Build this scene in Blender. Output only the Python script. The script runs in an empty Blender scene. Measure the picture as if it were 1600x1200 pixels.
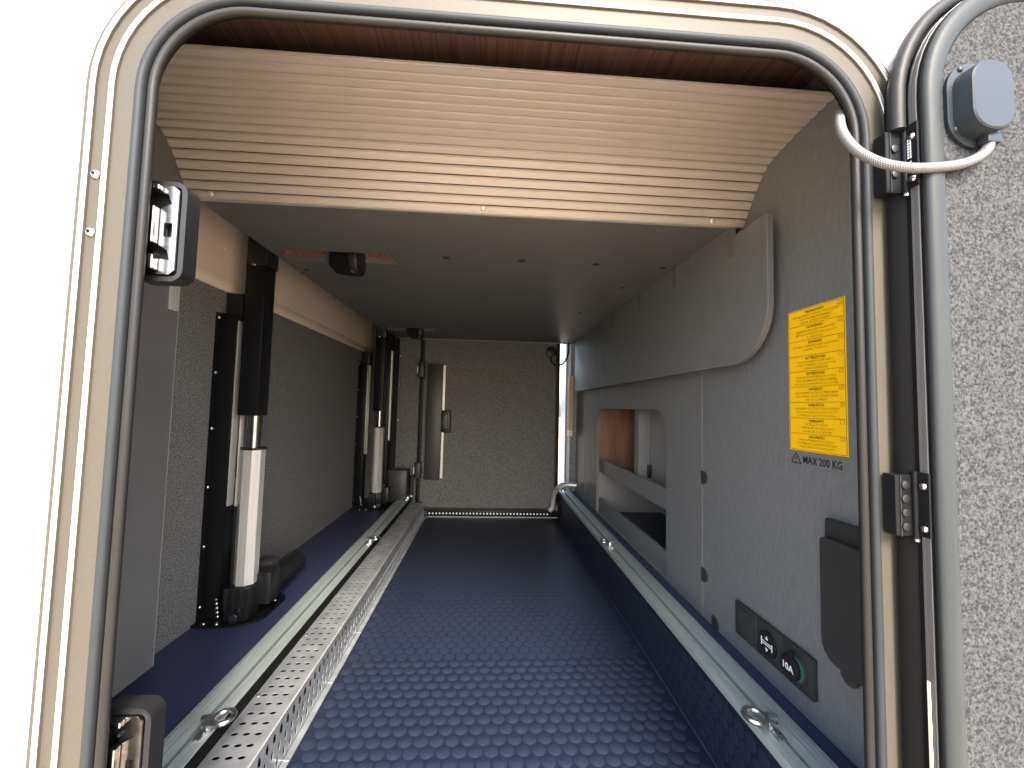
import bpy, bmesh, math, random
from mathutils import Vector, Matrix
from mathutils.geometry import tessellate_polygon
R = math.radians
random.seed(4)
S = bpy.context.scene
COL = S.collection

# ------------------------------------------------------------------ camera
H = 0.70
cd = bpy.data.cameras.new('camera'); cam = bpy.data.objects.new('camera', cd); COL.objects.link(cam)
cd.sensor_width = 36; cd.lens = 625 / 1600 * 36; cd.clip_start = 0.01; cd.clip_end = 2000
cam.matrix_world = (Matrix.Translation((0, 0, H)) @ Matrix.Rotation(-R(3.40), 4, 'Z')
                    @ Matrix.Rotation(R(93.24), 4, 'X') @ Matrix.Rotation(R(1.40), 4, 'Z'))
S.camera = cam
# ------------------------------------------------------------------ world, sun, exposure
SUN_AZ, SUN_EL = R(170), R(42)          # azimuth from +Y towards +X
w = bpy.data.worlds.new('World'); S.world = w; w.use_nodes = True
nt = w.node_tree; bg = nt.nodes['Background']
sky = nt.nodes.new('ShaderNodeTexSky'); sky.sky_type = 'NISHITA'; sky.sun_disc = False
sky.sun_elevation = SUN_EL; sky.sun_rotation = SUN_AZ; sky.dust_density = 3.0
nt.links.new(sky.outputs[0], bg.inputs[0]); bg.inputs[1].default_value = 0.15
sd = bpy.data.lights.new('sun', 'SUN'); sd.energy = 1.5; sd.angle = R(20); sd.color = (1, .94, .86)
sun = bpy.data.objects.new('sun', sd); COL.objects.link(sun)
sv = Vector((math.sin(SUN_AZ) * math.cos(SUN_EL), math.cos(SUN_AZ) * math.cos(SUN_EL), math.sin(SUN_EL)))
sun.rotation_euler = (-sv).to_track_quat('-Z', 'Y').to_euler()
S.view_settings.view_transform = 'Standard'; S.view_settings.look = 'None'
S.view_settings.gamma = 1.0; S.view_settings.use_curve_mapping = False
S.view_settings.exposure = 2.6
S.cycles.max_bounces = 10; S.cycles.diffuse_bounces = 6; S.cycles.glossy_bounces = 5
S.cycles.use_denoising = True
S.cycles.sample_clamp_indirect = 6.0

# ------------------------------------------------------------------ materials
MATS = {}
def material(name, col, rough=.5, metal=0., spec=.5, noise=None, bump=None, speck=None, coat=0.):
    """noise=(scale vec3, amount): colour variation; bump=(scale vec3, strength, dist); speck=(scale, dark, light)"""
    m = bpy.data.materials.new(name); m.use_nodes = True
    t = m.node_tree; b = t.nodes['Principled BSDF']
    b.inputs['Base Color'].default_value = (*col, 1); b.inputs['Roughness'].default_value = rough
    b.inputs['Metallic'].default_value = metal; b.inputs['Specular IOR Level'].default_value = spec
    b.inputs['Coat Weight'].default_value = coat
    tc = t.nodes.new('ShaderNodeTexCoord')
    def tex(scale, detail=4.):
        mp = t.nodes.new('ShaderNodeMapping'); mp.inputs['Scale'].default_value = scale
        t.links.new(tc.outputs['Object'], mp.inputs[0])
        n = t.nodes.new('ShaderNodeTexNoise'); n.inputs['Scale'].default_value = 1; n.inputs['Detail'].default_value = detail
        t.links.new(mp.outputs[0], n.inputs[0]); return n
    if noise:
        n = tex(noise[0]); r = t.nodes.new('ShaderNodeValToRGB')
        a = noise[1]
        r.color_ramp.elements[0].position = .3; r.color_ramp.elements[1].position = .7
        r.color_ramp.elements[0].color = (*[c * (1 - a) for c in col], 1)
        r.color_ramp.elements[1].color = (*[min(1, c * (1 + a)) for c in col], 1)
        t.links.new(n.outputs[0], r.inputs[0]); t.links.new(r.outputs[0], b.inputs['Base Color'])
        if len(noise) > 2:
            rr = t.nodes.new('ShaderNodeMapRange'); rr.inputs[3].default_value = rough - noise[2]; rr.inputs[4].default_value = rough + noise[2]
            n2 = tex([s * .37 for s in noise[0]]); t.links.new(n2.outputs[0], rr.inputs[0]); t.links.new(rr.outputs[0], b.inputs['Roughness'])
    if speck:
        n = tex((speck[0],) * 3, 3.5); r = t.nodes.new('ShaderNodeValToRGB')
        r.color_ramp.elements[0].position = .34; r.color_ramp.elements[1].position = .68
        r.color_ramp.elements[0].color = (*speck[1], 1); r.color_ramp.elements[1].color = (*speck[2], 1)
        t.links.new(n.outputs[0], r.inputs[0]); t.links.new(r.outputs[0], b.inputs['Base Color'])
        bp = t.nodes.new('ShaderNodeBump'); bp.inputs['Strength'].default_value = .6; bp.inputs['Distance'].default_value = .0015
        t.links.new(n.outputs[0], bp.inputs['Height']); t.links.new(bp.outputs[0], b.inputs['Normal'])
    if bump:
        n = tex(bump[0]); bp = t.nodes.new('ShaderNodeBump')
        bp.inputs['Strength'].default_value = bump[1]; bp.inputs['Distance'].default_value = bump[2]
        t.links.new(n.outputs[0], bp.inputs['Height']); t.links.new(bp.outputs[0], b.inputs['Normal'])
    MATS[name] = m; return m
material('gelcoat', (.52, .535, .54), .25, bump=((3, 3, 3), .05, .01))
material('frame_silver', (.066, .060, .047), .5, .1, .2, noise=((400, 400, 400), .06), bump=((900, 900, 900), .08, .0004))
material('frame_bright', (.50, .49, .46), .35, .4)
material('rubber', (.015, .014, .013), .48, 0, .25, bump=((700, 700, 700), .25, .0006))
material('rubber_grey', (.024, .027, .030), .55, 0, .2, bump=((500, 500, 500), .1, .0004))
material('lip_grey', (.030, .034, .035), .5, 0, .2, noise=((30, 30, 6), .10), bump=((600, 600, 600), .15, .0005))
material('black_plastic', (.012, .012, .013), .38, 0, .4, bump=((600, 600, 600), .12, .0004))
material('black_matte', (.007, .007, .007), .7, 0, .06)
material('grey_plastic', (.032, .032, .031), .42, bump=((700, 700, 700), .12, .0004))
material('cover_grey', (.018, .024, .030), .42, 0, .35, bump=((800, 800, 800), .10, .0003))
material('black_paint', (.008, .008, .009), .36, 0, .22, bump=((300, 300, 300), .05, .0003))
material('chrome', (.42, .41, .39), .24, 1., noise=((40, 40, 200), .12, .06))
material('zinc', (.55, .56, .56), .28, 1., noise=((60, 60, 60), .15, .08))
material('alu', (.42, .48, .455), .38, .45, noise=((60, 3, 60), .10, .08), bump=((900, 8, 900), .10, .0003))
material('alu_light', (.68, .66, .62), .34, .5, noise=((200, 200, 4), .08, .06))
material('galvanised', (.44, .455, .465), .36, .65, noise=((25, 25, 25), .22, .10))
material('slat_alu', (.51, .455, .385), .52, .2, noise=((3, 200, 200), .03, .04), bump=((6, 1400, 1400), .06, .0003))
material('panel_grey', (.160, .168, .170), .46, noise=((150, 150, 40), .10, .06), bump=((300, 300, 90), .45, .0012))
material('board_grey', (.150, .154, .155), .44, noise=((40, 40, 20), .06, .08), bump=((260, 260, 120), .28, .001))
material('plate_grey', (.125, .122, .119), .50, noise=((8, 8, 8), .06), bump=((500, 500, 500), .12, .0005))
material('edge_trim', (.20, .19, .18), .45)
material('alu_dark', (.17, .17, .165), .36, .5, noise=((200, 200, 4), .10, .06))
material('cream', (.84, .70, .55), .42, noise=((6, 6, 6), .03), bump=((200, 200, 200), .05, .0004))
material('carpet', (.06, .06, .06), .95, spec=.15, speck=(320, (.066, .066, .065), (.268, .260, .246)))
material('carpet_door', (.2, .2, .2), .95, spec=.15, speck=(350, (.017, .018, .020), (.068, .070, .071)))
material('blue_mat', (.030, .037, .078), .42, noise=((700, 700, 700), .35), bump=((600, 600, 600), .2, .0005))
material('floor_blue', (.0075, .0108, .0215), .45, noise=((20, 20, 20), .15, .06), bump=((500, 500, 500), .15, .0004))
material('stud_blue', (.0132, .0190, .0360), .42, noise=((800, 800, 800), .45, .08), bump=((900, 900, 900), .25, .0004))
material('wood', (.145, .086, .068), .5, noise=((230, 5, 230), .40, .05), bump=((200, 6, 200), .12, .0005))
material('wood_back', (.23, .125, .075), .5, noise=((20, 60, 4), .35), bump=((80, 200, 8), .1, .0005))
material('chipboard', (.22, .10, .055), .8, speck=(420, (.05, .022, .015), (.42, .24, .15)))
material('niche_grey', (.26, .25, .24), .5)
material('yellow', (1.0, .58, .005), .42)
material('ink', (.012, .010, .006), .6)
material('ink_soft', (.42, .16, .006), .6)
material('ink_red', (.10, .028, .004), .6)
material('white_print', (.85, .85, .85), .5)
material('white_paint', (.86, .80, .70), .45)
material('ply', (.50, .36, .22), .6, noise=((90, 90, 8), .25))
material('cable_braid', (.66, .66, .65), .42, .25)
material('ground_sand', (.56, .45, .33), .9, spec=.2, noise=((1.3, 1.3, 1.3), .14))
material('foam', (.80, .72, .52), .7, bump=((120, 120, 120), .5, .002))
material('led_green', (.03, .10, .08), .3)
# braid relief on the cable
t = MATS['cable_braid'].node_tree; b = t.nodes['Principled BSDF']
uvn = t.nodes.new('ShaderNodeUVMap'); wv = []
for sgn in (1, -1):
    mp = t.nodes.new('ShaderNodeMapping'); mp.inputs['Rotation'].default_value = (0, 0, sgn * .9); mp.inputs['Scale'].default_value = (.75, 2.2, 1)
    ww = t.nodes.new('ShaderNodeTexWave'); ww.inputs['Scale'].default_value = 1.0
    t.links.new(uvn.outputs[0], mp.inputs[0]); t.links.new(mp.outputs[0], ww.inputs[0]); wv.append(ww)
mx = t.nodes.new('ShaderNodeMath'); mx.operation = 'MAXIMUM'
t.links.new(wv[0].outputs['Fac'], mx.inputs[0]); t.links.new(wv[1].outputs['Fac'], mx.inputs[1])
bp = t.nodes.new('ShaderNodeBump'); bp.inputs['Strength'].default_value = .8; bp.inputs['Distance'].default_value = .0012
t.links.new(mx.outputs[0], bp.inputs['Height']); t.links.new(bp.outputs[0], b.inputs['Normal'])
cr = t.nodes.new('ShaderNodeValToRGB'); cr.color_ramp.elements[0].color = (.10, .10, .10, 1); cr.color_ramp.elements[1].color = (.26, .26, .255, 1)
cr.color_ramp.elements[0].position = .35
t.links.new(mx.outputs[0], cr.inputs[0]); t.links.new(cr.outputs[0], b.inputs['Base Color'])

# ------------------------------------------------------------------ mesh helpers
class MB:
    def __init__(s): s.bm = bmesh.new()
    def box(s, x0, x1, y0, y1, z0, z1, bev=0., seg=2, mat=None):
        M = Matrix.Translation(((x0 + x1) / 2, (y0 + y1) / 2, (z0 + z1) / 2)) @ Matrix.Diagonal((abs(x1 - x0), abs(y1 - y0), abs(z1 - z0), 1))
        if mat is not None: M = mat @ M
        g = bmesh.ops.create_cube(s.bm, size=1, matrix=M)['verts']
        if bev > 0:
            e = list({e for v in g for e in v.link_edges})
            bmesh.ops.bevel(s.bm, geom=e, offset=bev, segments=seg, profile=.5, affect='EDGES')
        return s
    def cyl(s, p0, p1, r, n=16, r2=None, bev=0.):
        p0, p1 = Vector(p0), Vector(p1); d = p1 - p0
        M = Matrix.Translation((p0 + p1) / 2) @ d.to_track_quat('Z', 'Y').to_matrix().to_4x4()
        g = bmesh.ops.create_cone(s.bm, cap_ends=True, segments=n, radius1=r, radius2=r if r2 is None else r2, depth=d.length, matrix=M)['verts']
        if bev > 0:
            fs = {f for v in g for f in v.link_faces if len(f.verts) == n}
            e = list({e for f in fs for e in f.edges})
            bmesh.ops.bevel(s.bm, geom=e, offset=bev, segments=2, profile=.5, affect='EDGES')
        return s
    def dome(s, p, nrm, r, h, n=12):
        nrm = Vector(nrm).normalized(); q = nrm.to_track_quat('Z', 'Y').to_matrix()
        rings = []
        for k in range(4):
            a = k / 4 * math.pi / 2
            rings.append([s.bm.verts.new(Vector(p) + q @ Vector((r * math.cos(a) * math.cos(2 * math.pi * i / n), r * math.cos(a) * math.sin(2 * math.pi * i / n), h * math.sin(a)))) for i in range(n)])
        for a, b in zip(rings, rings[1:]):
            for i in range(n): s.bm.faces.new((a[i], a[(i + 1) % n], b[(i + 1) % n], b[i]))
        s.bm.faces.new(rings[-1]); return s
    def tube(s, pts, r, n=10, caps=True, uv=False):
        pts = [Vector(p) for p in pts]; rings = []
        up = Vector((0, 0, 1)); prev = None
        uvl = s.bm.loops.layers.uv.verify() if uv else None
        L = [0.]
        for a, b in zip(pts, pts[1:]): L.append(L[-1] + (b - a).length)
        for i, p in enumerate(pts):
            d = (pts[min(i + 1, len(pts) - 1)] - pts[max(i - 1, 0)]).normalized()
            if prev is None:
                sx = d.cross(up if abs(d.z) < .9 else Vector((1, 0, 0))).normalized()
            else:
                sx = (prev - d * prev.dot(d)).normalized()
            prev = sx; sy = d.cross(sx)
            rr = r[i] if isinstance(r, (list, tuple)) else r
            rings.append([s.bm.verts.new(p + rr * (sx * math.cos(2 * math.pi * k / n) + sy * math.sin(2 * math.pi * k / n))) for k in range(n)])
        for i, (a, b) in enumerate(zip(rings, rings[1:])):
            for k in range(n):
                f = s.bm.faces.new((a[k], a[(k + 1) % n], b[(k + 1) % n], b[k]))
                if uv:
                    q = [(k / n, L[i]), ((k + 1) / n, L[i]), ((k + 1) / n, L[i + 1]), (k / n, L[i + 1])]
                    for lp, c in zip(f.loops, q): lp[uvl].uv = (c[0] * 6, c[1] * 80)
        if caps: s.bm.faces.new(rings[0][::-1]); s.bm.faces.new(rings[-1])
        return s
    def prism(s, loops, fn, d0, d1):
        """loops: outer + holes, lists of (a, b); fn(a, b, d) -> xyz; solid between d0 and d1"""
        flat = [p for l in loops for p in l]
        tri = tessellate_polygon([[Vector((p[0], p[1], 0)) for p in l] for l in loops])
        A = [s.bm.verts.new(fn(p[0], p[1], d0)) for p in flat]; B = [s.bm.verts.new(fn(p[0], p[1], d1)) for p in flat]
        for t_ in tri:
            for V in (A, B):
                try: s.bm.faces.new([V[i] for i in t_])
                except ValueError: pass
        k = 0
        for l in loops:
            n = len(l)
            for i in range(n):
                a, b_ = k + i, k + (i + 1) % n
                s.bm.faces.new((A[a], A[b_], B[b_], B[a]))
            k += n
        return s
    def loft(s, rings, close_u=True, close_v=False):
        V = [[s.bm.verts.new(p) for p in r] for r in rings]
        for i in range(len(V) - (0 if close_v else 1)):
            a, b_ = V[i], V[(i + 1) % len(V)]; n = len(a)
            for k in range(n if close_u else n - 1):
                s.bm.faces.new((a[k], a[(k + 1) % n], b_[(k + 1) % n], b_[k]))
        return s
    def build(s, name, mat, parent=None, smooth=True, angle=35):
        bmesh.ops.remove_doubles(s.bm, verts=s.bm.verts, dist=1e-6)
        bmesh.ops.recalc_face_normals(s.bm, faces=s.bm.faces)
        me = bpy.data.meshes.new(name); s.bm.to_mesh(me); s.bm.free()
        me.materials.append(MATS[mat])
        if smooth:
            me.shade_smooth(); me.set_sharp_from_angle(angle=R(angle))
        return link(name, me, parent)
def link(name, me, parent=None):
    o = bpy.data.objects.new(name, me); COL.objects.link(o)
    if parent is not None: attach(o, parent)
    return o
def attach(o, p):
    o.parent = p; base = p.location if p.type == 'EMPTY' else Vector((0, 0, 0))
    o.matrix_parent_inverse = Matrix.Translation(-Vector(base))
def tag(o, label, cat, group=None):
    o['label'] = label; o['category'] = cat
    if group: o['group'] = group
    return o
def struct(o): o['kind'] = 'structure'; return o
def stuff(o): o['kind'] = 'stuff'; return o
def thing(name, label, cat, loc, group=None):
    o = bpy.data.objects.new(name, None); o.location = loc; o.empty_display_size = .05; COL.objects.link(o)
    return tag(o, label, cat, group)
def copy_tree(root, off, label):
    r = root.copy(); COL.objects.link(r); r.location = Vector(root.location) + Vector(off); r['label'] = label
    for ch in list(root.children):
        c = ch.copy(); COL.objects.link(c); c.parent = r; c.matrix_parent_inverse = ch.matrix_parent_inverse.copy()
        for g in list(ch.children):
            d = g.copy(); COL.objects.link(d); d.parent = c; d.matrix_parent_inverse = g.matrix_parent_inverse.copy()
    return r
def rrect(a0, a1, b0, b1, r, n=8):
    rs = r if isinstance(r, (list, tuple)) else (r,) * 4     # corners: a1b1, a0b1, a0b0, a1b0
    out = []
    for (ca, cb, st), q in zip(((a1, b1, 0), (a0, b1, 90), (a0, b0, 180), (a1, b0, 270)), rs):
        sa, sb = (1 if ca == a1 else -1), (1 if cb == b1 else -1)
        if q <= 0: out.append((ca, cb)); continue
        for i in range(n + 1):
            t_ = R(st + 90 * i / n)
            out.append((ca - sa * q + q * math.cos(t_), cb - sb * q + q * math.sin(t_)))
    return out
XZ = lambda a, b, d: (a, d, b)          # plane facing the camera
YZ = lambda a, b, d: (d, a, b)          # side wall plane
XY = lambda a, b, d: (a, b, d)
def text_mesh(body, size, origin, mat_name, parent, name='print_line', align='CENTER', axis='right', lift=0.0006, sx=1., bold=0.):
    """flat lettering; axis 'right' = on the right-hand wall, facing -x"""
    cu = bpy.data.curves.new(name, 'FONT'); cu.body = body; cu.size = size; cu.align_x = align; cu.align_y = 'CENTER'
    cu.resolution_u = 2; cu.offset = bold
    tmp = bpy.data.objects.new('tmp', cu); COL.objects.link(tmp)
    dg = bpy.context.evaluated_depsgraph_get(); dg.update()
    me = bpy.data.meshes.new_from_object(tmp.evaluated_get(dg))
    bpy.data.objects.remove(tmp); bpy.data.curves.remove(cu)
    ox, oy, oz = origin
    if axis == 'right': M = Matrix(((0, 0, -1, ox - lift), (-sx, 0, 0, oy), (0, 1, 0, oz), (0, 0, 0, 1)))
    me.transform(M); me.materials.clear(); me.materials.append(MATS[mat_name])
    return link(name, me, parent)

# ------------------------------------------------------------------ dimensions read off the photograph
YW, YI, YF = 0.450, 0.490, 2.62          # outer skin, inner skin, far wall
XL, XR = -0.762, 0.581                   # carpeted left wall, right-hand panel wall
ZC = 1.126                               # underside of the bed base
OX0, OX1, OZ0, OZ1, ORAD = -0.376, 0.438, 0.02, 1.137, 0.095   # clear opening inside the seal
def opening(o, n=10): return rrect(OX0 - o, OX1 + o, OZ0 - o, OZ1 + o, ORAD + o, n)
def ring(profile, n=12):
    """sweep a closed (offset, y) profile round the opening"""
    rings = []
    loops = [[(p[0], prof_y, p[1]) for p in opening(o, n)] for o, prof_y in profile]
    m = MB(); m.loft(loops, close_u=True, close_v=True); return m

# ------------------------------------------------------------------ ground
m = MB(); m.box(-60, 60, -60, 60, -.75, -.70); struct(m.build('ground', 'ground_sand', smooth=False))

# ------------------------------------------------------------------ outer wall of the vehicle
m = MB(); m.prism([[(-3.2, -.45), (3.0, -.45), (3.0, 2.3), (-3.2, 2.3)], opening(.070)[::-1]], XZ, YW, YI)
tag(m.build('outer_wall', 'gelcoat', smooth=False), 'glossy white outer wall of the motorhome around the open hatch', 'wall')

# hatch frame
fr = thing('hatch_surround', 'silver ribbed metal frame round the hatch opening in the white wall', 'frame', (.03, YW, OZ0))
ring([(.0200, .452), (.0200, .4480), (.0212, .4465), (.0405, .4468), (.0412, .4445), (.0472, .4445), (.0479, .4468), (.0605, .4472), (.0612, .4448), (.0672, .4448), (.0679, .4474), (.0735, .4476), (.0745, .4484), (.0745, .4497), (.070, .4497), (.070, .452)]).build('frame_profile', 'frame_silver', fr, angle=25)
ring([(.0414, .4447), (.0422, .4435), (.0462, .4435), (.0470, .4447)]).build('ridge', 'frame_bright', fr)
ring([(.0614, .4450), (.0622, .4438), (.0662, .4438), (.0670, .4450)]).build('ridge', 'frame_bright', fr)
ring([(.050, .4895), (.012, .4565), (.0200, .455), (.0200, .4525), (.069, .4525), (.069, .4895)]).build('jamb', 'rubber', fr)
for sx, sz in ((-.4302, .940), (-.4302, .876), (-.4302, .324), (.492, .20)):
    m = MB(); m.dome((sx, .4470, sz), (0, -1, 0), .0056, .0040, 14); sc = m.build('screw', 'chrome', fr)
    m = MB(); m.cyl((sx, .4434, sz), (sx, .4426, sz), .0017, 6); m.build('recess', 'black_matte', sc)

# seal: lip, groove and bulb
sl = thing('hatch_seal', 'black double rubber seal lining the inside edge of the hatch frame', 'seal', (.03, .445, OZ0))
ring([(.0225, .4520), (.0225, .4470), (.0208, .4452), (.0180, .4446), (.0152, .4454), (.0137, .4478), (.0134, .4520)]).build('seal_lip', 'rubber_grey', sl, angle=60)
ring([(.0140, .4600), (.0140, .4500), (.0120, .4530), (.008, .4530), (.008, .4600)]).build('seal_groove', 'black_matte', sl)
ring([(.0047 + .0047 * math.cos(2 * math.pi * k / 12), .4495 + .0047 * math.sin(2 * math.pi * k / 12)) for k in range(12)], 16).build('seal_bulb', 'rubber', sl, angle=80)

# ------------------------------------------------------------------ garage shell
# sunken floor with studs
XF0, XF1 = -.365, .476
fl = struct(MB().box(-.50, XF1 + .0, .46, YF + .02, -.04, 0).build('floor', 'floor_blue', smooth=False))
m = MB(); m.prism([[(XF1 - .004, 0.0), (XF1 + .012, 0.0), (XF1 + .012, .159), (XF1 - .008, .159)]], lambda a, b, d: (a, d, b), .491, YF)
riser = m.build('riser', 'floor_blue', fl, smooth=False)
m = MB(); m.box(XF1 - .0065, XF1 - .002, .5, YF - .03, .0002, .0022, .0006, 1); m.build('seam_strip', 'blue_mat', fl)
def stud_mesh(n=12, r=.0146, h=.00045):
    m = MB(); bm = m.bm
    a = [bm.verts.new((r * math.cos(2 * math.pi * i / n), r * math.sin(2 * math.pi * i / n), 0)) for i in range(n)]
    c = [bm.verts.new(((r - .0008) * math.cos(2 * math.pi * i / n), (r - .0008) * math.sin(2 * math.pi * i / n), h)) for i in range(n)]
    for i in range(n): bm.faces.new((a[i], a[(i + 1) % n], c[(i + 1) % n], c[i]))
    bm.faces.new(c); return m
proto = stud_mesh().build('stud', 'stud_blue'); sme = proto.data; bpy.data.objects.remove(proto)
pit = .0325; spots = []
row = 0; y = .60
while y < YF - .05:
    x = XF0 + .018 + (pit / 2 if row % 2 else 0)
    while x < XF1 - .02:
        spots.append((x, y)); x += pit
    y += pit * .866; row += 1
vis = sorted([s for s in spots if s[1] > .80], key=lambda s: s[1]); first = set(vis[:300])
for s_ in vis[:300]:
    o = link('stud', sme, fl); o.location = (s_[0], s_[1], .0002); o.rotation_euler.z = random.random() * 6
vs_, fs_ = [], []
base = [v.co.copy() for v in sme.vertices]; bf = [list(p.vertices) for p in sme.polygons]
def add_stud(vec_fn):
    k = len(vs_); vs_.extend(vec_fn(c) for c in base); fs_.extend([[k + i for i in f] for f in bf])
for s_ in spots:
    if s_ not in first: add_stud(lambda c: (s_[0] + c.x, s_[1] + c.y, c.z + .0002))
me = bpy.data.meshes.new('studs'); me.from_pydata(vs_, [], fs_); me.materials.append(MATS['stud_blue'])
stuff(link('studs', me, fl))
vs_, fs_ = [], []
row = 0; z = .018
while z < .145:
    y = .6 + (pit / 2 if row % 2 else 0)
    while y < YF - .03:
        xs = XF1 - .0042 - .004 * z / .159
        add_stud(lambda c: (xs - c.z, y + c.x, z + c.y)); y += pit
    z += pit * .866; row += 1
me = bpy.data.meshes.new('riser_studs'); me.from_pydata(vs_, [], fs_); me.materials.append(MATS['stud_blue'])
stuff(link('riser_studs', me, fl))

# ledges either side
ZLL, ZLR = .10, .160
struct(MB().box(XL - .03, -.4650, YI + .001, YF, -.02, ZLL, .0015, 1).build('ledge_left', 'blue_mat'))
struct(MB().box(XF1 + .0125, 1.06, YI + .001, YF, -.02, ZLR, .0015, 1).build('ledge_right', 'blue_mat'))

# left wall: carpet below, cream panel above
wl = struct(MB().box(XL - .05, XL - .004, YI + .001, YF + .05, -.02, 1.62).build('wall_left', 'plate_grey', smooth=False))
MB().box(XL - .004, XL, YI + .002, YF - .002, ZLL - .01, 1.012).build('carpet', 'carpet', wl)
MB().box(XL - .004, XL + .002, YI + .002, YF - .002, 1.046, 1.55).build('cream_panel', 'cream', wl)
MB().box(XL - .004, XL + .008, YI + .002, YF - .002, 1.010, 1.0455, .003).build('moulding', 'cream', wl)
for y, z in ((1.164, 1.130), (1.663, 1.125), (2.193, 1.122)):
    MB().dome((XL + .002, y, z), (1, 0, 0), .007, .003).build('bolt_head', 'cream', wl)

# upper shell and roof
struct(MB().box(XL - .05, 1.1, YI + .002, YF + .06, 1.62, 1.66).build('roof', 'plate_grey', smooth=False))
struct(MB().box(XL - .004, XR + .10, YI + .002, 1.30, 1.315, 1.335).build('ceiling', 'wood', smooth=False))
# ------------------------------------------------------------------ far wall
wf = struct(MB().prism([[(XL - .05, -.02), (1.1, -.02), (1.1, 1.62), (XL - .05, 1.62)], rrect(.468, .522, .19, 1.20, .012, 4)[::-1]], XZ, YF, YF + .05).build('wall_far', 'carpet', smooth=False))
MB().box(.5225, .545, YF - .0005, YF + .20, .05, 1.40, .002).build('white_jamb', 'gelcoat', wf)
MB().box(.524, .5475, YF - .07, YF - .0125, .560, .905).build('wood_batten', 'ply', wf)
MB().box(.524, .5475, YF - .068, YF - .0125, .520, .556).build('wood_batten', 'cream', wf)

# ------------------------------------------------------------------ right wall of grey panels
wr = struct(MB().box(XR + .012, XR + .030, YI + .002, 1.268, ZLR, 1.62).build('wall_right', 'plate_grey', smooth=False))
MB().prism([rrect(YI + .003, 1.0530, ZLR + .001, 1.60, 0)], YZ, XR, XR + .011).build('panel', 'panel_grey', wr)
hole = rrect(1.272, 2.100, ZLR + .004, .702, (.075, .085, 0, 0), 10)
hole = [(min(max(a, 1.272), 2.100), b_) for a, b_ in hole]
MB().prism([[(1.0585, ZLR + .001), (1.0585, 1.60), (2.3480, 1.60), (2.3480, ZLR + .001), (2.1001, ZLR + .001)] +
            [(2.100, ZLR + .004)] * 0 + [(2.100, ZLR + .001)] + [p for p in rrect(1.272, 2.100, ZLR + .001, .700, (.055, .055, 0, 0), 10)][::-1][1:-1] + [(1.272, ZLR + .001)]]
           if False else [[(1.0585, ZLR + .001), (2.3480, ZLR + .001), (2.3480, 1.60), (1.0585, 1.60)], hole[::-1]], YZ, XR, XR + .014).build('panel', 'panel_grey', wr)
MB().prism([rrect(2.3520, YF - .04, ZLR + .001, 1.60, 0)], YZ, XR - .002, XR + .011).build('panel', 'panel_grey', wr)
MB().box(XR - .0012, XR + .011, 1.0534, 1.0581, ZLR + .001, .86).build('trim_strip', 'edge_trim', wr)
MB().box(XR - .0020, XR + .011, 2.3484, 2.3516, ZLR + .02, .86).build('trim_strip', 'edge_trim', wr)
for y, z in ((1.041, .524), (1.041, .271), (.992, .172)):
    m = MB(); pts = [(y + .013, z - .017)] + [(y + .004 - .017 * math.cos(R(a)), z - .0 + .017 * math.sin(R(a))) for a in range(-90, 91, 15)][0:] + [(y + .013, z + .017)]
    m.prism([pts], YZ, XR - .004, XR); m.build('corner_cap', 'grey_plastic', wr)
# niche behind the opening
nb = struct(MB().box(.93, .96, 1.05, 2.36, ZLR, 1.62).build('wall_niche', 'niche_grey', smooth=False))
struct(MB().box(XR + .012, 1.06, 1.268, 2.36, .902, .92).build('niche_top', 'plate_grey', smooth=False))
for a, b_, nm in ((1.2685, 1.2715, 'niche_side'), (2.101, 2.13, 'niche_side')):
    struct(MB().box(XR + .0145, .9295, a, b_, ZLR, .3735 if a > 2 else .90).build(nm, 'niche_grey', smooth=False))
tag(MB().box(XR + .0145, XR + .030, 1.272, 2.1005, ZLR + .001, .235, .001, 1).build('kick_board', 'panel_grey'), 'low grey kick board along the bottom of the side niche', 'board')
sh = thing('shelf_board', 'grey shelf edge board crossing the middle of the side niche', 'board', (.60, 1.68, .37))
MB().box(XR + .0145, XR + .029, 1.272, 2.1005, .372, .441, .001, 1).build('lip_board', 'panel_grey', sh)
MB().box(XR + .0295, .92, 1.274, 2.098, .374, .388).build('shelf', 'plate_grey', sh)
pt = thing('partition_board', 'upright grey divider board inside the side niche above the shelf', 'board', (.63, 1.6, .39))
MB().box(XR + .032, .66, 1.595, 1.640, .389, .90, .001, 1).build('divider', 'panel_grey', pt)
MB().box(.662, .674, 1.275, 1.6395, .389, .90).build('panel', 'niche_grey', pt)
m = MB(); m.box(.648, .6615, 1.576, 1.594, .430, .480, .002); m.build('catch', 'black_plastic', pt)
tag(MB().box(XR + .0145, .9295, 2.101, 2.13, .3745, .90).build('end_board', 'wood_back', smooth=False), 'brown wooden end board at the far end of the side niche', 'board')
m = MB(); m.tube([(.80, 2.05, .395), (.78, 1.95, .40), (.77, 1.86, .396), (.76, 1.75, .398)], .008, 8); tag(m.build('cable', 'black_plastic'), 'short black cable lying at the foot of the brown niche back', 'cable')

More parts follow.
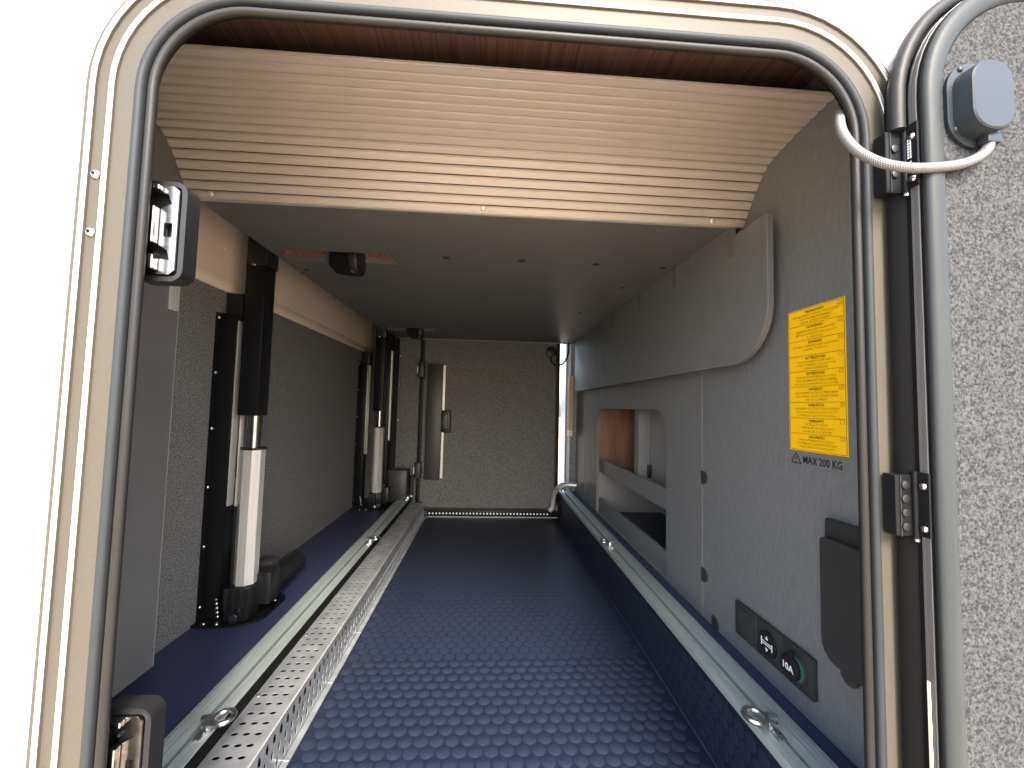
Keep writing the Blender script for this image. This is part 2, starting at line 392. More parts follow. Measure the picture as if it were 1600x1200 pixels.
# ------------------------------------------------------------------ bed base (its underside is the garage ceiling)
bed = thing('bed_base', 'dark grey underside of the lifting bed above the garage', 'bed', (0, 1.7, ZC))
def cells(xs, ys, empty, z0, z1):
    m = MB(); bm = m.bm; V = {}
    def v(i, j, k):
        if (i, j, k) not in V: V[i, j, k] = bm.verts.new((xs[i], ys[j], (z0, z1)[k]))
        return V[i, j, k]
    nx, ny = len(xs) - 1, len(ys) - 1
    full = lambda i, j: 0 <= i < nx and 0 <= j < ny and (i, j) not in empty
    for i in range(nx):
        for j in range(ny):
            if not full(i, j): continue
            for k in (0, 1): bm.faces.new((v(i, j, k), v(i + 1, j, k), v(i + 1, j + 1, k), v(i, j + 1, k)))
            for di, dj, a, b_ in ((-1, 0, (i, j), (i, j + 1)), (1, 0, (i + 1, j), (i + 1, j + 1)), (0, -1, (i, j), (i + 1, j)), (0, 1, (i, j + 1), (i + 1, j + 1))):
                if not full(i + di, j + dj): bm.faces.new((v(*a, 0), v(*b_, 0), v(*b_, 1), v(*a, 1)))
    return m
bx = [-.632, -.622, -.600, -.315, -.285, XR - .003]; by = [.872, 1.140, 1.222, 2.250, 2.330, 2.585]
em = {(1, 1), (2, 1), (3, 1), (2, 3)}
cells(bx, by, em, ZC, ZC + .016).build('plate', 'plate_grey', bed, smooth=False)
cells([-.632, -.6225, -.2845, XR - .003], [.872, 1.1395, 1.2225, 2.585], {(1, 1)}, ZC + .0162, ZC + .036).build('chipboard_core', 'chipboard', bed, smooth=False)
MB().box(-.70, XR - .003, .90, 2.585, ZC + .075, ZC + .09).build('upper_deck', 'black_matte', bed)
for x, y in ((-.132, 1.143), (.087, 1.141), (.309, 1.144), (.515, 1.148), (-.600, 1.316), (-.600, 1.717), (.46, 1.36), (.40, 1.75)):
    MB().cyl((x, y, ZC - .0022), (x, y, ZC), .010, 16, bev=.0006).build('bolt_cap', 'grey_plastic', bed)
MB().box(-.60, .56, 2.586, 2.592, ZC - .006, ZC + .03).build('edge_strip', 'edge_trim', bed)
prof = [(2.50, .807)] + [(.745 + .115 - .115 * math.sin(R(a)), .807 + .115 - .115 * math.cos(R(a))) for a in range(0, 91, 9)] + [(.745, 1.098), (.868, 1.098), (.872, ZC - .001), (2.50, ZC - .001)]
sb = MB().prism([prof], YZ, .545, .557); sb.build('side_board', 'board_grey', bed)
m = MB(); e2 = [(y, z) for y, z in prof[:13]]
m.tube([(.5452, y, z) for y, z in e2], .0012, 6); m.build('board_edge', 'edge_trim', bed)
for y, z in ((.860, 1.082), (1.138, 1.092), (1.416, 1.090), (1.724, 1.090)):
    m = MB(); pts = rrect(y - .014, y + .014, z - .032, min(z + .03, ZC - .0015), (0, 0, .0139, .0139), 6)
    m.prism([pts], YZ, .5425, .545); m.build('clip', 'plate_grey', bed)

# pulleys in the ceiling cut-outs
def pulley(x, y, label):
    p = thing('belt_pulley', label, 'pulley', (x, y, ZC), 'pulleys in the bed base cut-outs')
    m = MB(); m.prism([[(x - .055, ZC + .07), (x - .055, ZC - .03), (x - .03, ZC - .055), (x + .012, ZC - .06), (x + .012, ZC + .07)]], XZ, y - .012, y - .008)
    m.build('bracket', 'black_paint', p)
    MB().cyl((x + .008, y + .004, ZC - .008), (x + .032, y + .004, ZC - .008), .046, 24, bev=.002).build('wheel', 'black_plastic', p)
    MB().cyl((x + .016, y - .02, ZC - .045), (x + .016, y - .010, ZC - .045), .0065, 10).build('bolt', 'zinc', p)
    MB().box(x + .02, x + .030, y - .030, y - .024, ZC - .006, ZC + .03, .001).build('belt_end', 'white_paint', p)
    return p
pulley(-.415, 1.178, 'black belt pulley hanging from the cut-out beside the near lift column')
m = pulley(-.415, 2.290, 'small black belt pulley at the far end of the bed base')

# ------------------------------------------------------------------ tambour shutter
sh = thing('tambour_shutter', 'curved shutter of silver ribbed slats below the dark wood ceiling', 'shutter', (0, .877, ZC))
PP = [(.874, 1.1275), (.862, 1.147), (.842, 1.172), (.822, 1.198), (.800, 1.219), (.770, 1.232), (.718, 1.2405), (.670, 1.2445), (.618, 1.2475)]
def spl(P, t_):                      # Catmull-Rom over the polyline
    n = len(P) - 1; k = min(int(t_), n - 1); f = t_ - k
    p0, p1, p2, p3 = [Vector(P[min(max(i, 0), n)]) for i in (k - 1, k, k + 1, k + 2)]
    return .5 * ((2 * p1) + (p2 - p0) * f + (2 * p0 - 5 * p1 + 4 * p2 - p3) * f * f + (3 * p1 - p0 - 3 * p2 + p3) * f ** 3)
fine = [spl(PP, i / 40) for i in range(40 * (len(PP) - 1) + 1)]
acc = [0.]
for a, b_ in zip(fine, fine[1:]): acc.append(acc[-1] + (b_ - a).length)
def at_len(s_):
    s_ = min(max(s_, 0), acc[-1] - 1e-6)
    import bisect
    i = max(bisect.bisect(acc, s_) - 1, 0); f = (s_ - acc[i]) / (acc[i + 1] - acc[i]); p = fine[i].lerp(fine[i + 1], f)
    d = (fine[i + 1] - fine[i]).normalized(); return p, Vector((-d.y, d.x)) * 1.0
NS = 16; L = acc[-1]
for k in range(NS):
    s0, s1 = L * k / NS, L * (k + 1) / NS
    pr = []
    for ss, h in ((s0 + .0006, -.001), (s0 + .0010, .0022), (s0 + .0019, .0034), ((s0 + s1) / 2, .0042), (s1 - .0040, .0036), (s1 - .0036, .0018), (s1 - .0026, .0018), (s1 - .0022, .0034), (s1 - .0012, .0026), (s1 - .0006, -.001)):
        p, nn = at_len(ss)
        pr.append(p + nn * -h if False else p + nn * h)
    mid, nn = at_len((s0 + s1) / 2)
    MB().loft([[(x, p.x, p.y) for p in pr] for x in (-.649, XR - .001)], close_u=True).build('slat', 'slat_alu', sh, angle=30)
m = MB(); m.loft([[(x, p.x - nn.x * .003, p.y - nn.y * .003) for p, nn in [at_len(L * i / 40) for i in range(41)]] for x in (-.648, XR - .002)], close_u=False); m.build('backing', 'rubber', sh)
MB().box(-.649, XR - .001, .868, .8765, ZC - .0012, ZC + .0012, .0005, 1).build('bottom_edge', 'frame_bright', sh)
for x in (-.601, -.022, .503):
    p, nn = at_len(.012); MB().dome((x, p.x + nn.x * .003, p.y + nn.y * .003), (0, nn.x, nn.y), .0065, .0035).build('rivet', 'alu_light', sh)

# ------------------------------------------------------------------ left side panel by the hatch
sp = thing('side_panel', 'plain grey upright panel just inside the hatch on the left', 'panel', (-.66, .68, .167))
pp = [(YI + .002, .167), (.868, .167), (.868, 1.10)] + [(.868 - .10 + .10 * math.cos(R(a)), 1.155 + .10 * math.sin(R(a))) for a in range(0, 91, 9)] + [(YI + .002, 1.255)]
MB().prism([pp], YZ, -.670, -.6505).build('panel', 'plate_grey', sp)
m = MB(); m.tube([(-.6508, y, z) for y, z in pp[1:14]], .0011, 6); m.build('panel_edge', 'edge_trim', sp)
MB().box(-.6505, -.6455, .838, .862, .880, 1.00, .0015).build('metal_strip', 'alu_light', sp)
MB().cyl((-.6505, .78, .255), (-.6490, .78, .255), .010, 16).build('screw_cap', 'plate_grey', sp)

# ------------------------------------------------------------------ lift columns and their wall channels
def lift(y, label):
    p = thing('lift_column', label, 'lift column', (-.66, y, ZLL), 'bed lift columns on the left')
    x0, x1 = -.690, -.635
    MB().box(x0, x1, y, y + .054, .657, ZC + .040, .003).build('sleeve', 'black_paint', p)
    MB().box(x0 + .006, x1 + .004, y - .004, y + .058, ZC - .045, ZC + .045, .004).build('head', 'black_plastic', p)
    MB().dome(((x0 + x1) / 2 - .006, y, 1.085), (0, -1, 0), .0078, .004).build('screw', 'chrome', p)
    MB().cyl((-.656, y + .028, .548), (-.656, y + .028, .660), .019, 20).build('rod', 'chrome', p)
    m = MB(); oc = rrect(-.684, -.630, y + .004, y + .060, .016, 1); m.prism([oc], XY, .196, .564); m.build('motor_tube', 'alu_light', p, angle=20)
    m = MB(); oc = rrect(-.686, -.628, y + .002, y + .062, .016, 1); m.prism([oc], XY, .562, .568); m.build('tube_collar', 'black_plastic', p, angle=20)
    m = MB(); m.box(-.694, -.622, y - .006, y + .068, .138, .194, .006)
    for k in range(4): m.box(-.690 + k * .019, -.680 + k * .019, y - .011, y - .005, .136, .196, .002)
    m.box(-.628, -.590, y + .03, y + .085, .135, .222, .005); m.build('gearbox', 'black_plastic', p)
    m = MB(); m.cyl((-.640, y + .07, .160), (-.655, y + .32, .145), .036, 20, bev=.004); m.build('motor', 'black_plastic', p)
    MB().box(-.68, -.63, y + .11, y + .16, .19, .222, .004).build('connector', 'grey_plastic', p)
    MB().cyl((-.656, y - .004, .122), (-.656, y - .022, .122), .0125, 6, bev=.002).build('pivot_bolt', 'chrome', p)
    MB().box(-.692, -.625, y - .006, y + .05, .1075, .1375, .006).build('foot', 'black_paint', p)
    m = MB(); m.prism([rrect(-.7595, -.595, y - .022, y + .16, (.03, 0, 0, .07), 6)], XY, ZLL + .0006, ZLL + .0065); m.build('base_plate', 'black_paint', p)
    for bx_, by_ in ((-.700, y - .012), (-.618, y + .12), (-.735, y - .010)):
        MB().dome((bx_, by_, ZLL + .0065), (0, 0, 1), .0062, .004, 10).build('bolt', 'zinc', p)
    return p
lift_a = lift(1.150, 'black and silver lift column nearest the hatch on the left wall')
copy_tree(lift_a, (0.038, 1.170, 0), 'black and silver lift column at the far end of the left wall')
def channel(y, label):
    p = thing('lift_guide', label, 'guide rail', (XL, y, ZLL), 'guide channels on the left wall')
    MB().box(XL + .0005, XL + .046, y, y + .046, ZLL + .007, .945, .002).build('channel', 'black_paint', p)
    MB().box(XL + .0005, XL + .004, y - .016, y - .0003, ZLL + .007, .943).build('flange', 'black_paint', p)
    MB().box(XL + .0465, XL + .051, y + .006, y + .030, .405, .925, .001).build('slide_strip', 'alu_light', p)
    MB().box(XL + .012, XL + .050, y + .0465, y + .062, .395, .93, .001).build('slide_bar', 'white_paint', p)
    MB().box(XL + .01, XL + .055, y + .012, y + .075, .93, 1.005, .003).build('stop_block', 'black_plastic', p)
    for z in (.93, .775, .62, .46, .30, .14):
        MB().dome((XL + .004, y - .008, z), (.7, -.7, 0), .0052, .004, 10).build('screw', 'zinc', p)
    for k in range(5):
        MB().dome((XL + .047 - .002 * k, y - .001 + .001 * k, ZLL + .012 + .011 * k), (.5, -.8, .2), .005, .004, 8).build('weld', 'zinc', p)
    return p
ch = channel(1.165, 'black guide channel behind the nearest lift column on the carpet wall')
copy_tree(ch, (0, 1.235, 0), 'black guide channel behind the far lift column on the carpet wall')
g = thing('guide_post', 'black upright guide with pale strip in the far left corner', 'guide rail', (-.61, 2.5, ZLL))
MB().box(-.640, -.592, 2.44, 2.53, ZLL + .001, ZC - .004, .002).build('post', 'black_paint', g)
MB().box(-.5915, -.583, 2.452, 2.475, .48, 1.02, .001).build('strip', 'white_paint', g)
MB().box(-.5915, -.5565, 2.531, 2.5345, .26, 1.11).build('flange', 'black_paint', g)
m = MB(); m.tube([(-.5570, 2.53, 1.11), (-.5570, 2.53, .30), (-.5600, 2.53, .26)], .0022, 6); m.build('flange_edge', 'edge_trim', g)
for z in (1.0, .82, .60): MB().dome((-.553, 2.53, z), (0, -1, 0), .0065, .004, 8).build('screw', 'zinc', g)

# ------------------------------------------------------------------ tie-down rails and eye bolts
def rail(xin, xout, z0, ztop, label):
    s_ = 1 if xout > xin else -1; wd = abs(xout - xin); X = lambda a: xin + s_ * a * wd
    p = thing('tie_down_rail', label, 'rail', ((xin + xout) / 2, 1.5, z0), 'tie-down rails along the floor')
    a, c = z0, ztop
    pf = [(0, a), (0, c - .001), (.012, c), (.20, c), (.21, c - .0012), (.225, c - .0012), (.235, c), (.330, c), (.335, c - .010), (.30, c - .0101), (.30, c - .014), (.47, c - .014), (.47, c - .0101), (.435, c - .010), (.44, c), (.56, c + .001), (.57, c), (.585, c), (.595, c + .001), (.68, c + .001), (.69, c), (.705, c), (.715, c + .001), (.80, c + .001), (.81, c), (.825, c), (.835, c + .001), (.97, c - .001), (1.0, c - .006), (1.0, a)]
    pf = [(X(u), v_) for u, v_ in pf]
    m = MB(); m.prism([pf], lambda q, r_, d: (q, d, r_), .50, 2.555); m.build('profile', 'alu', p, angle=20)
    if s_ < 0: MB().box(xin + .0003, xin + .0013, .50, 2.55, .0930, c - .002).build('side_shade', 'black_matte', p)  # black strip painting the shade on the rail's inner side
    return p
rail(-.464, -.5375, ZLL + .0005, .120, 'grooved aluminium tie-down rail beside the perforated angle on the left')
rail(.464, .5395, ZLR + .0005, .176, 'grooved aluminium tie-down rail along the foot of the right wall')
def eye(x, y, z, s_, label):
    p = thing('eye_bolt', label, 'eye bolt', (x, y, z), 'eye bolts on the tie-down rails')
    m = MB(); cx = x - s_ * .024; pts = [(cx + .0165 * math.cos(2 * math.pi * k / 20), y + .0165 * math.sin(2 * math.pi * k / 20), z + .016 - .05 * (.0165 * s_ * math.cos(2 * math.pi * k / 20))) for k in range(20)]
    rings = []
    for k in range(20):
        c = Vector(pts[k]); rad = Vector((math.cos(2 * math.pi * k / 20), math.sin(2 * math.pi * k / 20), 0))
        rings.append([c + .0046 * (rad * math.cos(t_) + Vector((0, 0, 1)) * math.sin(t_)) for t_ in [2 * math.pi * q / 8 for q in range(8)]])
    m.loft(rings, True, True); m.build('ring', 'zinc', p, angle=80)
    m = MB(); m.cyl((x - s_ * .004, y, z + .016), (x + s_ * .012, y, z + .014), .0055, 10); m.box(x - .008, x + .010, y - .012, y + .012, z - .004, z + .013, .003); m.build('clamp', 'zinc', p)
    m = MB(); m.box(x + s_ * .002 - .006, x + s_ * .002 + .006, y - .030, y - .0125, z - .006, z + .003, .002); m.build('slot_nut', 'zinc', p)
    return p
for y, lb in ((.770, 'zinc eye bolt nearest the hatch on the left rail'), (1.735, 'middle zinc eye bolt on the left rail'), (2.52, 'farthest zinc eye bolt on the left rail by the far door')):
    eye(-.476, y, .122, -1, lb)
for y, lb in ((.672, 'zinc eye bolt nearest the hatch on the right rail'), (1.541, 'middle zinc eye bolt on the right rail'), (2.50, 'farthest zinc eye bolt on the right rail by the bent pipe')):
    eye(.484, y, .178, 1, lb)

# ------------------------------------------------------------------ perforated angle and far perforated bar
pa = thing('perforated_angle', 'galvanised perforated angle strip edging the sunken floor on the left', 'metal strip', (-.42, 1.5, 0))
def slotted(a0, a1, cols, ra, rb, y0, n, pitch, fn, t0, t1, slant=0.):
    m = MB(); mid = [(c_, 0) for c_ in cols]
    for k in range(n):
        yy = y0 + k * pitch
        outer = [(a0, yy), (a1, yy), (a1, yy + pitch), (a0, yy + pitch)]
        holes = []
        for c_ in cols:
            cy = yy + pitch / 2 + slant * (c_ - a0)
            holes.append([(c_ + ra * math.cos(2 * math.pi * q / 10), cy - rb * math.sin(2 * math.pi * q / 10)) for q in range(10)])
        flat = [p for l in [outer] + holes for p in l]
        tri = tessellate_polygon([[Vector((*p, 0)) for p in l] for l in [outer] + holes])
        A = [m.bm.verts.new(fn(p[0], p[1], t0)) for p in flat]; B = [m.bm.verts.new(fn(p[0], p[1], t1)) for p in flat]
        for t_ in tri:
            for V in (A, B): m.bm.faces.new([V[i] for i in t_])
        o_ = 4
        for h_ in holes:
            for q in range(10): m.bm.faces.new((A[o_ + q], A[o_ + (q + 1) % 10], B[o_ + (q + 1) % 10], B[o_ + q]))
            o_ += 10
    return m
NP, PI_, Y0 = 81, .025, .53
slotted(-.4625, -.3805, (-.4440, -.4230, -.4020), .0068, .0045, Y0, NP, PI_, XY, .092, .0902).build('top_flange', 'galvanised', pa, angle=20)
slotted(.004, .092, (.019, .045, .071), .0100, .0048, Y0, NP, PI_, lambda a, b_, d: (d, b_, a), -.3785, -.3803, .18).build('side_flange', 'galvanised', pa, angle=20)
MB().box(-.3785, -.365, Y0, 2.56, .0003, .0032, .0008, 1).build('foot_flange', 'galvanised', pa)
MB().cyl((-.3797, Y0, .0915), (-.3797, 2.56, .0915), .0016, 8).build('fold', 'alu_light', pa)
for k in range(9):
    y = .62 + k * .22
    MB().box(-.3780, -.3656, y, y + .004, .0032, .0046, .0006, 1).build('weld', 'zinc', pa)
    MB().dome((-.4555, y + .05, .092), (0, 0, 1), .004, .002, 8).build('rivet', 'zinc', pa)
MB().box(-.4640, -.3825, .53, 2.56, .0005, .075).build('core', 'black_matte', pa)
pb = thing('perforated_bar', 'narrow metal bar with a row of pale discs for daylit holes at the far floor edge', 'metal strip', (.05, 2.56, 0))
MB().box(-.362, .462, 2.566, 2.580, .0005, .040, .0015).build('bar', 'black_paint', pb)
MB().box(-.362, .462, 2.5625, 2.5665, .0005, .005).build('bar_foot', 'galvanised', pb)
for k in range(36):
    x = -.345 + k * .0212
    MB().cyl((x, 2.5652, .023), (x, 2.5662, .023), .0058, 10).build('hole_daylight', 'white_print', pb)  # white discs painting the daylight that shows through the holes

# ------------------------------------------------------------------ far door
fd = thing('far_door', 'dark carpeted hatch door closing the far side of the garage', 'door', (0, YF, 0))
MB().prism([rrect(-.420, .448, .045, 1.20, .06, 8)], XZ, YF - .022, YF - .0005).build('leaf', 'carpet', fd)
def tube_path(o): return [(p[0], YF - .018, p[1]) for p in rrect(-.430 - o, .458 + o, .035 - o, 1.21 + o, .07, 8)]
m = MB(); q = tube_path(0.0); m.tube(q + q[:2], .011, 8, caps=False); m.build('door_seal', 'rubber', fd)
m = MB(); q = tube_path(-.014); m.tube(q + q[:2], .005, 8, caps=False); m.build('seal_bead', 'rubber', fd)
MB().box(-.387, -.290, YF - .062, YF - .0225, .230, .960, .004).build('cover_panel', 'grey_plastic', fd)
MB().box(-.2895, -.276, YF - .030, YF - .0225, .235, .955).build('cover_flange', 'alu_light', fd)
hd = MB().box(-.289, -.232, YF - .050, YF - .0225, .525, .668, .008).build('handle_box', 'black_plastic', fd)
MB().box(-.288, -.250, YF - .056, YF - .0505, .548, .645, .003).build('grip', 'grey_plastic', hd)
for z in (.56, .632): MB().dome((-.258, YF - .056, z), (0, -1, 0), .005, .003, 8).build('screw', 'zinc', hd)
for z in (.870, .235):
    h_ = MB().box(-.448, -.404, YF - .068, YF - .024, z, z + .105, .012, 3).build('hinge_cover', 'grey_plastic', fd)
    for dz in (.022, .055, .085): MB().dome((-.401, YF - .05, z + dz), (0, -1, 0), .0042, .003, 8).build('screw', 'zinc', h_)
    MB().box(-.454, -.4485, YF - .06, YF - .035, z + .03, z + .07, .001).build('tab', 'white_print', h_)
MB().cyl((.405, YF - .0225, 1.06), (.405, YF - .055, 1.06), .034, 20, bev=.004).build('cable_gland', 'black_plastic', fd)
m = MB(); cp = [(.400, 2.56, 1.025), (.405, 2.54, .99), (.43, 2.53, .972), (.47, 2.53, .980), (.50, 2.54, 1.02), (.515, 2.55, 1.08), (.515, 2.56, 1.12)]
m.tube([(*spl(cp, i / 6),) for i in range(6 * 6 + 1)], .0055, 8); tag(m.build('door_cable', 'rubber_grey'), 'thin dark cable looping from the top corner of the far door', 'cable')
cb = thing('corner_box', 'low dark plastic box on the ledge in the far left corner', 'box', (-.54, 2.55, ZLL))
MB().box(-.605, -.475, 2.50, 2.595, ZLL + .0005, .300, .012, 3).build('box', 'grey_plastic', cb)
MB().box(-.590, -.490, 2.4975, 2.5005, .115, .275, .002).build('lid', 'grey_plastic', cb)
MB().cyl((-.46, 2.55, .12), (-.46, 2.55, .26), .012, 10).build('pipe_stub', 'black_plastic', cb)
pipe = [(.560, 2.47, .225), (.52, 2.48, .226), (.47, 2.50, .215), (.437, 2.53, .170), (.430, 2.545, .12), (.428, 2.55, .075), (.41, 2.555, .048)]
m = MB(); m.tube([(*spl(pipe, i / 8),) for i in range(8 * 6 + 1)], .016, 14); tag(m.build('bent_pipe', 'alu_light'), 'shiny bent metal pipe at the far end of the right rail', 'pipe')

# ------------------------------------------------------------------ latches on the left jamb
def latch(z, label, h=.116):
    p = thing('latch', label, 'latch', (-.37, .48, z), 'black and chrome latches on the left jamb')
    x0, x1, yf = -.400, -.350, .468
    oc = rrect(x0, x1, z, z + h, (.014, .004, .004, .014), 6)
    m = MB(); m.prism([oc], XZ, yf + .006, .4885); m.build('housing', 'black_plastic', p)
    m = MB(); m.prism([oc, rrect(x0 + .005, x1 - .006, z + .006, z + h - .006, .006, 5)[::-1]], XZ, yf, yf + .006); m.build('rim', 'black_plastic', p)
    m = MB()
    a0, a1 = x0 + .008, x1 - .007
    zz = z + .007; hh = h - .014
    m.prism([[(a1 - .006, zz), (a1, zz + .005), (a1, zz + hh - .005), (a1 - .006, zz + hh), (a0 + .006, zz + hh), (a0 + .006, zz + hh - .007), (a1 - .012, zz + hh - .009), (a1 - .007, zz + hh * .80),
              (a0 + .016, zz + hh * .74), (a0 + .016, zz + hh * .33), (a1 - .009, zz + hh * .27), (a1 - .006, zz + hh * .16), (a0 + .014, zz + .018), (a0 + .014, zz + .006), (a0 + .002, zz + .006), (a0 + .002, zz)],
             rrect(a1 - .014, a1 - .005, zz + hh * .42, zz + hh * .58, .001, 2)[::-1]], XZ, yf - .003, yf + .003)
    m.build('striker_plate', 'chrome', p, angle=20)
    m = MB(); m.box(a0 + .010, a0 + .016, yf - .012, yf - .0032, zz + hh * .33, zz + hh * .74, .001, 1); m.box(a0 + .012, a0 + .018, yf - .012, yf - .0032, zz + .004, zz + .020, .001, 1)
    m.box(a0 + .004, a0 + .018, yf - .010, yf - .0032, zz + hh - .007, zz + hh - .001, .001, 1); m.build('striker_lip', 'chrome', p)
    for f in (.25, .75): MB().cyl((a0 + .004, yf + .0055, zz + hh * f), (a0 + .004, yf + .002, zz + hh * f), .0042, 10).build('screw', 'chrome', p)
    return p
la = latch(.832, 'black and chrome latch on the left jamb near the shutter')
copy_tree(la, (-.003, .006, -.583), 'black and chrome latch at the bottom left of the hatch, cut off')

# ------------------------------------------------------------------ warning sticker, load mark
st = thing('warning_sticker', 'yellow sticker with warnings in nine languages on the right wall', 'sticker', (XR, .675, .633))
MB().box(XR - .0006, XR - .0001, .6135, .7385, .632, .895).build('sheet', 'yellow', st)
BL = [('!NEVARNOST!', ['PRI NALAGANJU TOVORA V TA PROSTOR', 'PAZITE NA PREOBREMENITEV', 'ZADNJE OSI MED VOZNJO!'], 'SL'),
      ('!ACHTUNG!', ['BEI BELADUNG DES STAURAUMES', 'BITTE ZULASSIGE HINTERACHSLAST', 'ZU BEACHTEN'], 'D'),
      ('!DANGER!', ['DO NOT OVERLOAD REAR AXLE WHEN', 'LOADING THIS SPACE'], 'GB'),
      ('!ATTENZIONE!', ['CONTROLLARE E RISPETTARE IL', 'CARICO MASSIMO CONCESSO PER', "L'ASSALE POSTERIORE"], 'I'),
      ('!ATTENTION!', ['VEUILLEZ NE PAS DEPASSER LE POIDS', "MAX AUTORISE SUR L'ESSIEU ARRIERE", 'EN CAS DE CHARGEMENT DU COFFRE'], 'F'),
      ('!OPGELET!', ['BIJ BELADING VAN DEZE RUIMTE DIENT', 'U TE WAKEN VOOR OVERBELASTING', 'VAN DE ACHTERAS'], 'NL'),
      ('!VAROITUS!', ['HUOLEHDI TATA TILAA LASTATTAESSA', 'ETTA TAKA-AKSELIN KANTAVUUTTA', 'EI MISSAAN TILANTEESSA YLITETA'], 'FIN'),
      ('!VARNING!', ['SE TILL ATT NI INTE', 'OVERBELASTAR AXELN NAR', 'LASTAR DETTA UTRYMME'], 'S'),
      ('!ADVARSEL!', ['VAER OPMAERKSOM PA IKKE AT', 'OVERBELASTE CAMPINGVOGNENS', 'AKSEL NAR DETTE RUM LASTES'], 'DK')]
bh = .257 / 9
for k, (hd_, ls, code) in enumerate(BL):
    zt = .892 - k * bh
    text_mesh(hd_, .0066, (XR, .676, zt - .0050), 'ink', st, 'print_line', bold=.0002)
    for j, l in enumerate(ls):
        text_mesh(l, .0054, (XR, .676, zt - .0114 - j * .0062), 'ink_red', st, 'print_line', sx=min(1., .0305 / len(l) / .0009 * .95))
    text_mesh(code, .0038, (XR, .6225, zt - .0045), 'ink_soft', st, 'print_line')
    m = MB(); m.prism([rrect(.6185, .6270, zt - .0080, zt - .0012, .003, 4), rrect(.6189, .6266, zt - .0076, zt - .0016, .0027, 4)[::-1]], YZ, XR - .0012, XR - .0007); m.build('country_oval', 'ink_soft', st)
    if k: MB().box(XR - .0011, XR - .0007, .6160, .7360, zt - .0001, zt + .0003).build('rule', 'ink', st)
m = MB(); m.prism([rrect(.6155, .7365, .6338, .8932, .0005, 1), rrect(.6160, .7360, .6343, .8927, .0005, 1)[::-1]], YZ, XR - .0011, XR - .0007); m.build('border', 'ink', st)
ld = thing('load_mark', 'black triangle and MAX 200 KG lettering below the yellow sticker', 'lettering', (XR, .68, .60))
text_mesh('MAX 200 KG', .0185, (XR, .6660, .6155), 'ink', ld, 'lettering', sx=.80, bold=.00035)
tri = lambda r_: [(.7235 + r_ * math.cos(R(a)), .6145 + r_ * math.sin(R(a))) for a in (90, 210, 330)]
MB().prism([tri(.0140), tri(.0118)[::-1]], YZ, XR - .0010, XR - .0004).build('triangle', 'ink', ld)
text_mesh('!', .0145, (XR, .7235, .6145), 'ink', ld, 'lettering', bold=.0003)

# switch strip
sw = thing('switch_strip', 'grey three-part strip with bed switch and 10A socket low on the right wall', 'switch panel', (XR, .79, .20))
z0, z1 = .2055, .2765
for a, b_ in ((.8275, .8995), (.7545, .8265), (.6815, .7535)):
    MB().box(XR - .0105, XR - .0002, a, b_, z0, z1, .003).build('module', 'grey_plastic', sw)
MB().box(XR - .0135, XR - .0106, .834, .893, z0 + .006, z1 - .006, .002).build('blank_plate', 'grey_plastic', sw)
yc, zc = .7905, (z0 + z1) / 2
MB().cyl((XR - .0104, yc, zc), (XR - .0140, yc, zc), .0245, 28, bev=.001).build('button', 'black_plastic', sw)
m = MB()
m.box(XR - .0150, XR - .0142, yc - .014, yc + .014, zc - .003, zc - .0012); m.box(XR - .0150, XR - .0142, yc - .014, yc + .014, zc + .0010, zc + .0028)
m.box(XR - .0150, XR - .0142, yc - .0158, yc - .0140, zc - .008, zc + .006); m.box(XR - .0150, XR - .0142, yc + .0140, yc + .0158, zc - .008, zc + .008)
for s_ in (-1, 1):
    m.prism([[(yc - .0035, zc + s_ * .0085), (yc + .0035, zc + s_ * .0085), (yc, zc + s_ * .0150)]], YZ, XR - .0150, XR - .0142)
m.build('bed_symbol', 'white_print', sw)
yc = .7175
MB().cyl((XR - .0104, yc, zc), (XR - .0125, yc, zc), .0265, 28, bev=.001).build('socket_ring', 'grey_plastic', sw)
MB().cyl((XR - .0126, yc - .002, zc), (XR - .0165, yc - .002, zc), .0215, 28, bev=.001).build('ring_light', 'led_green', sw)
cpp = MB().cyl((XR - .0166, yc + .003, zc), (XR - .0245, yc + .003, zc), .0215, 28, bev=.002).build('socket_cap', 'black_plastic', sw)
MB().box(XR - .0245, XR - .0170, yc - .004, yc + .004, zc + .019, zc + .030, .002).build('cap_tab', 'black_plastic', cpp)
text_mesh('10A', .0165, (XR - .0246, yc + .004, zc), 'white_print', sw, 'lettering', bold=.0005)
# flap box
sk = thing('socket_cover', 'dark grey hinged cover on the right wall beside the hatch seal', 'cover', (XR, .61, .29))
MB().box(XR - .014, XR - .0002, .520, .650, .300, .528, .005, 3).build('base', 'grey_plastic', sk)
m = MB(); m.prism([rrect(.510, .6420, .308, .500, (.008, .008, .03, .03), 5)], YZ, XR - .028, XR - .0145); m.build('flap', 'grey_plastic', sk)
MB().cyl((XR - .024, .598, .304), (XR - .016, .598, .304), .015, 16, bev=.002).build('finger_tab', 'grey_plastic', sk)

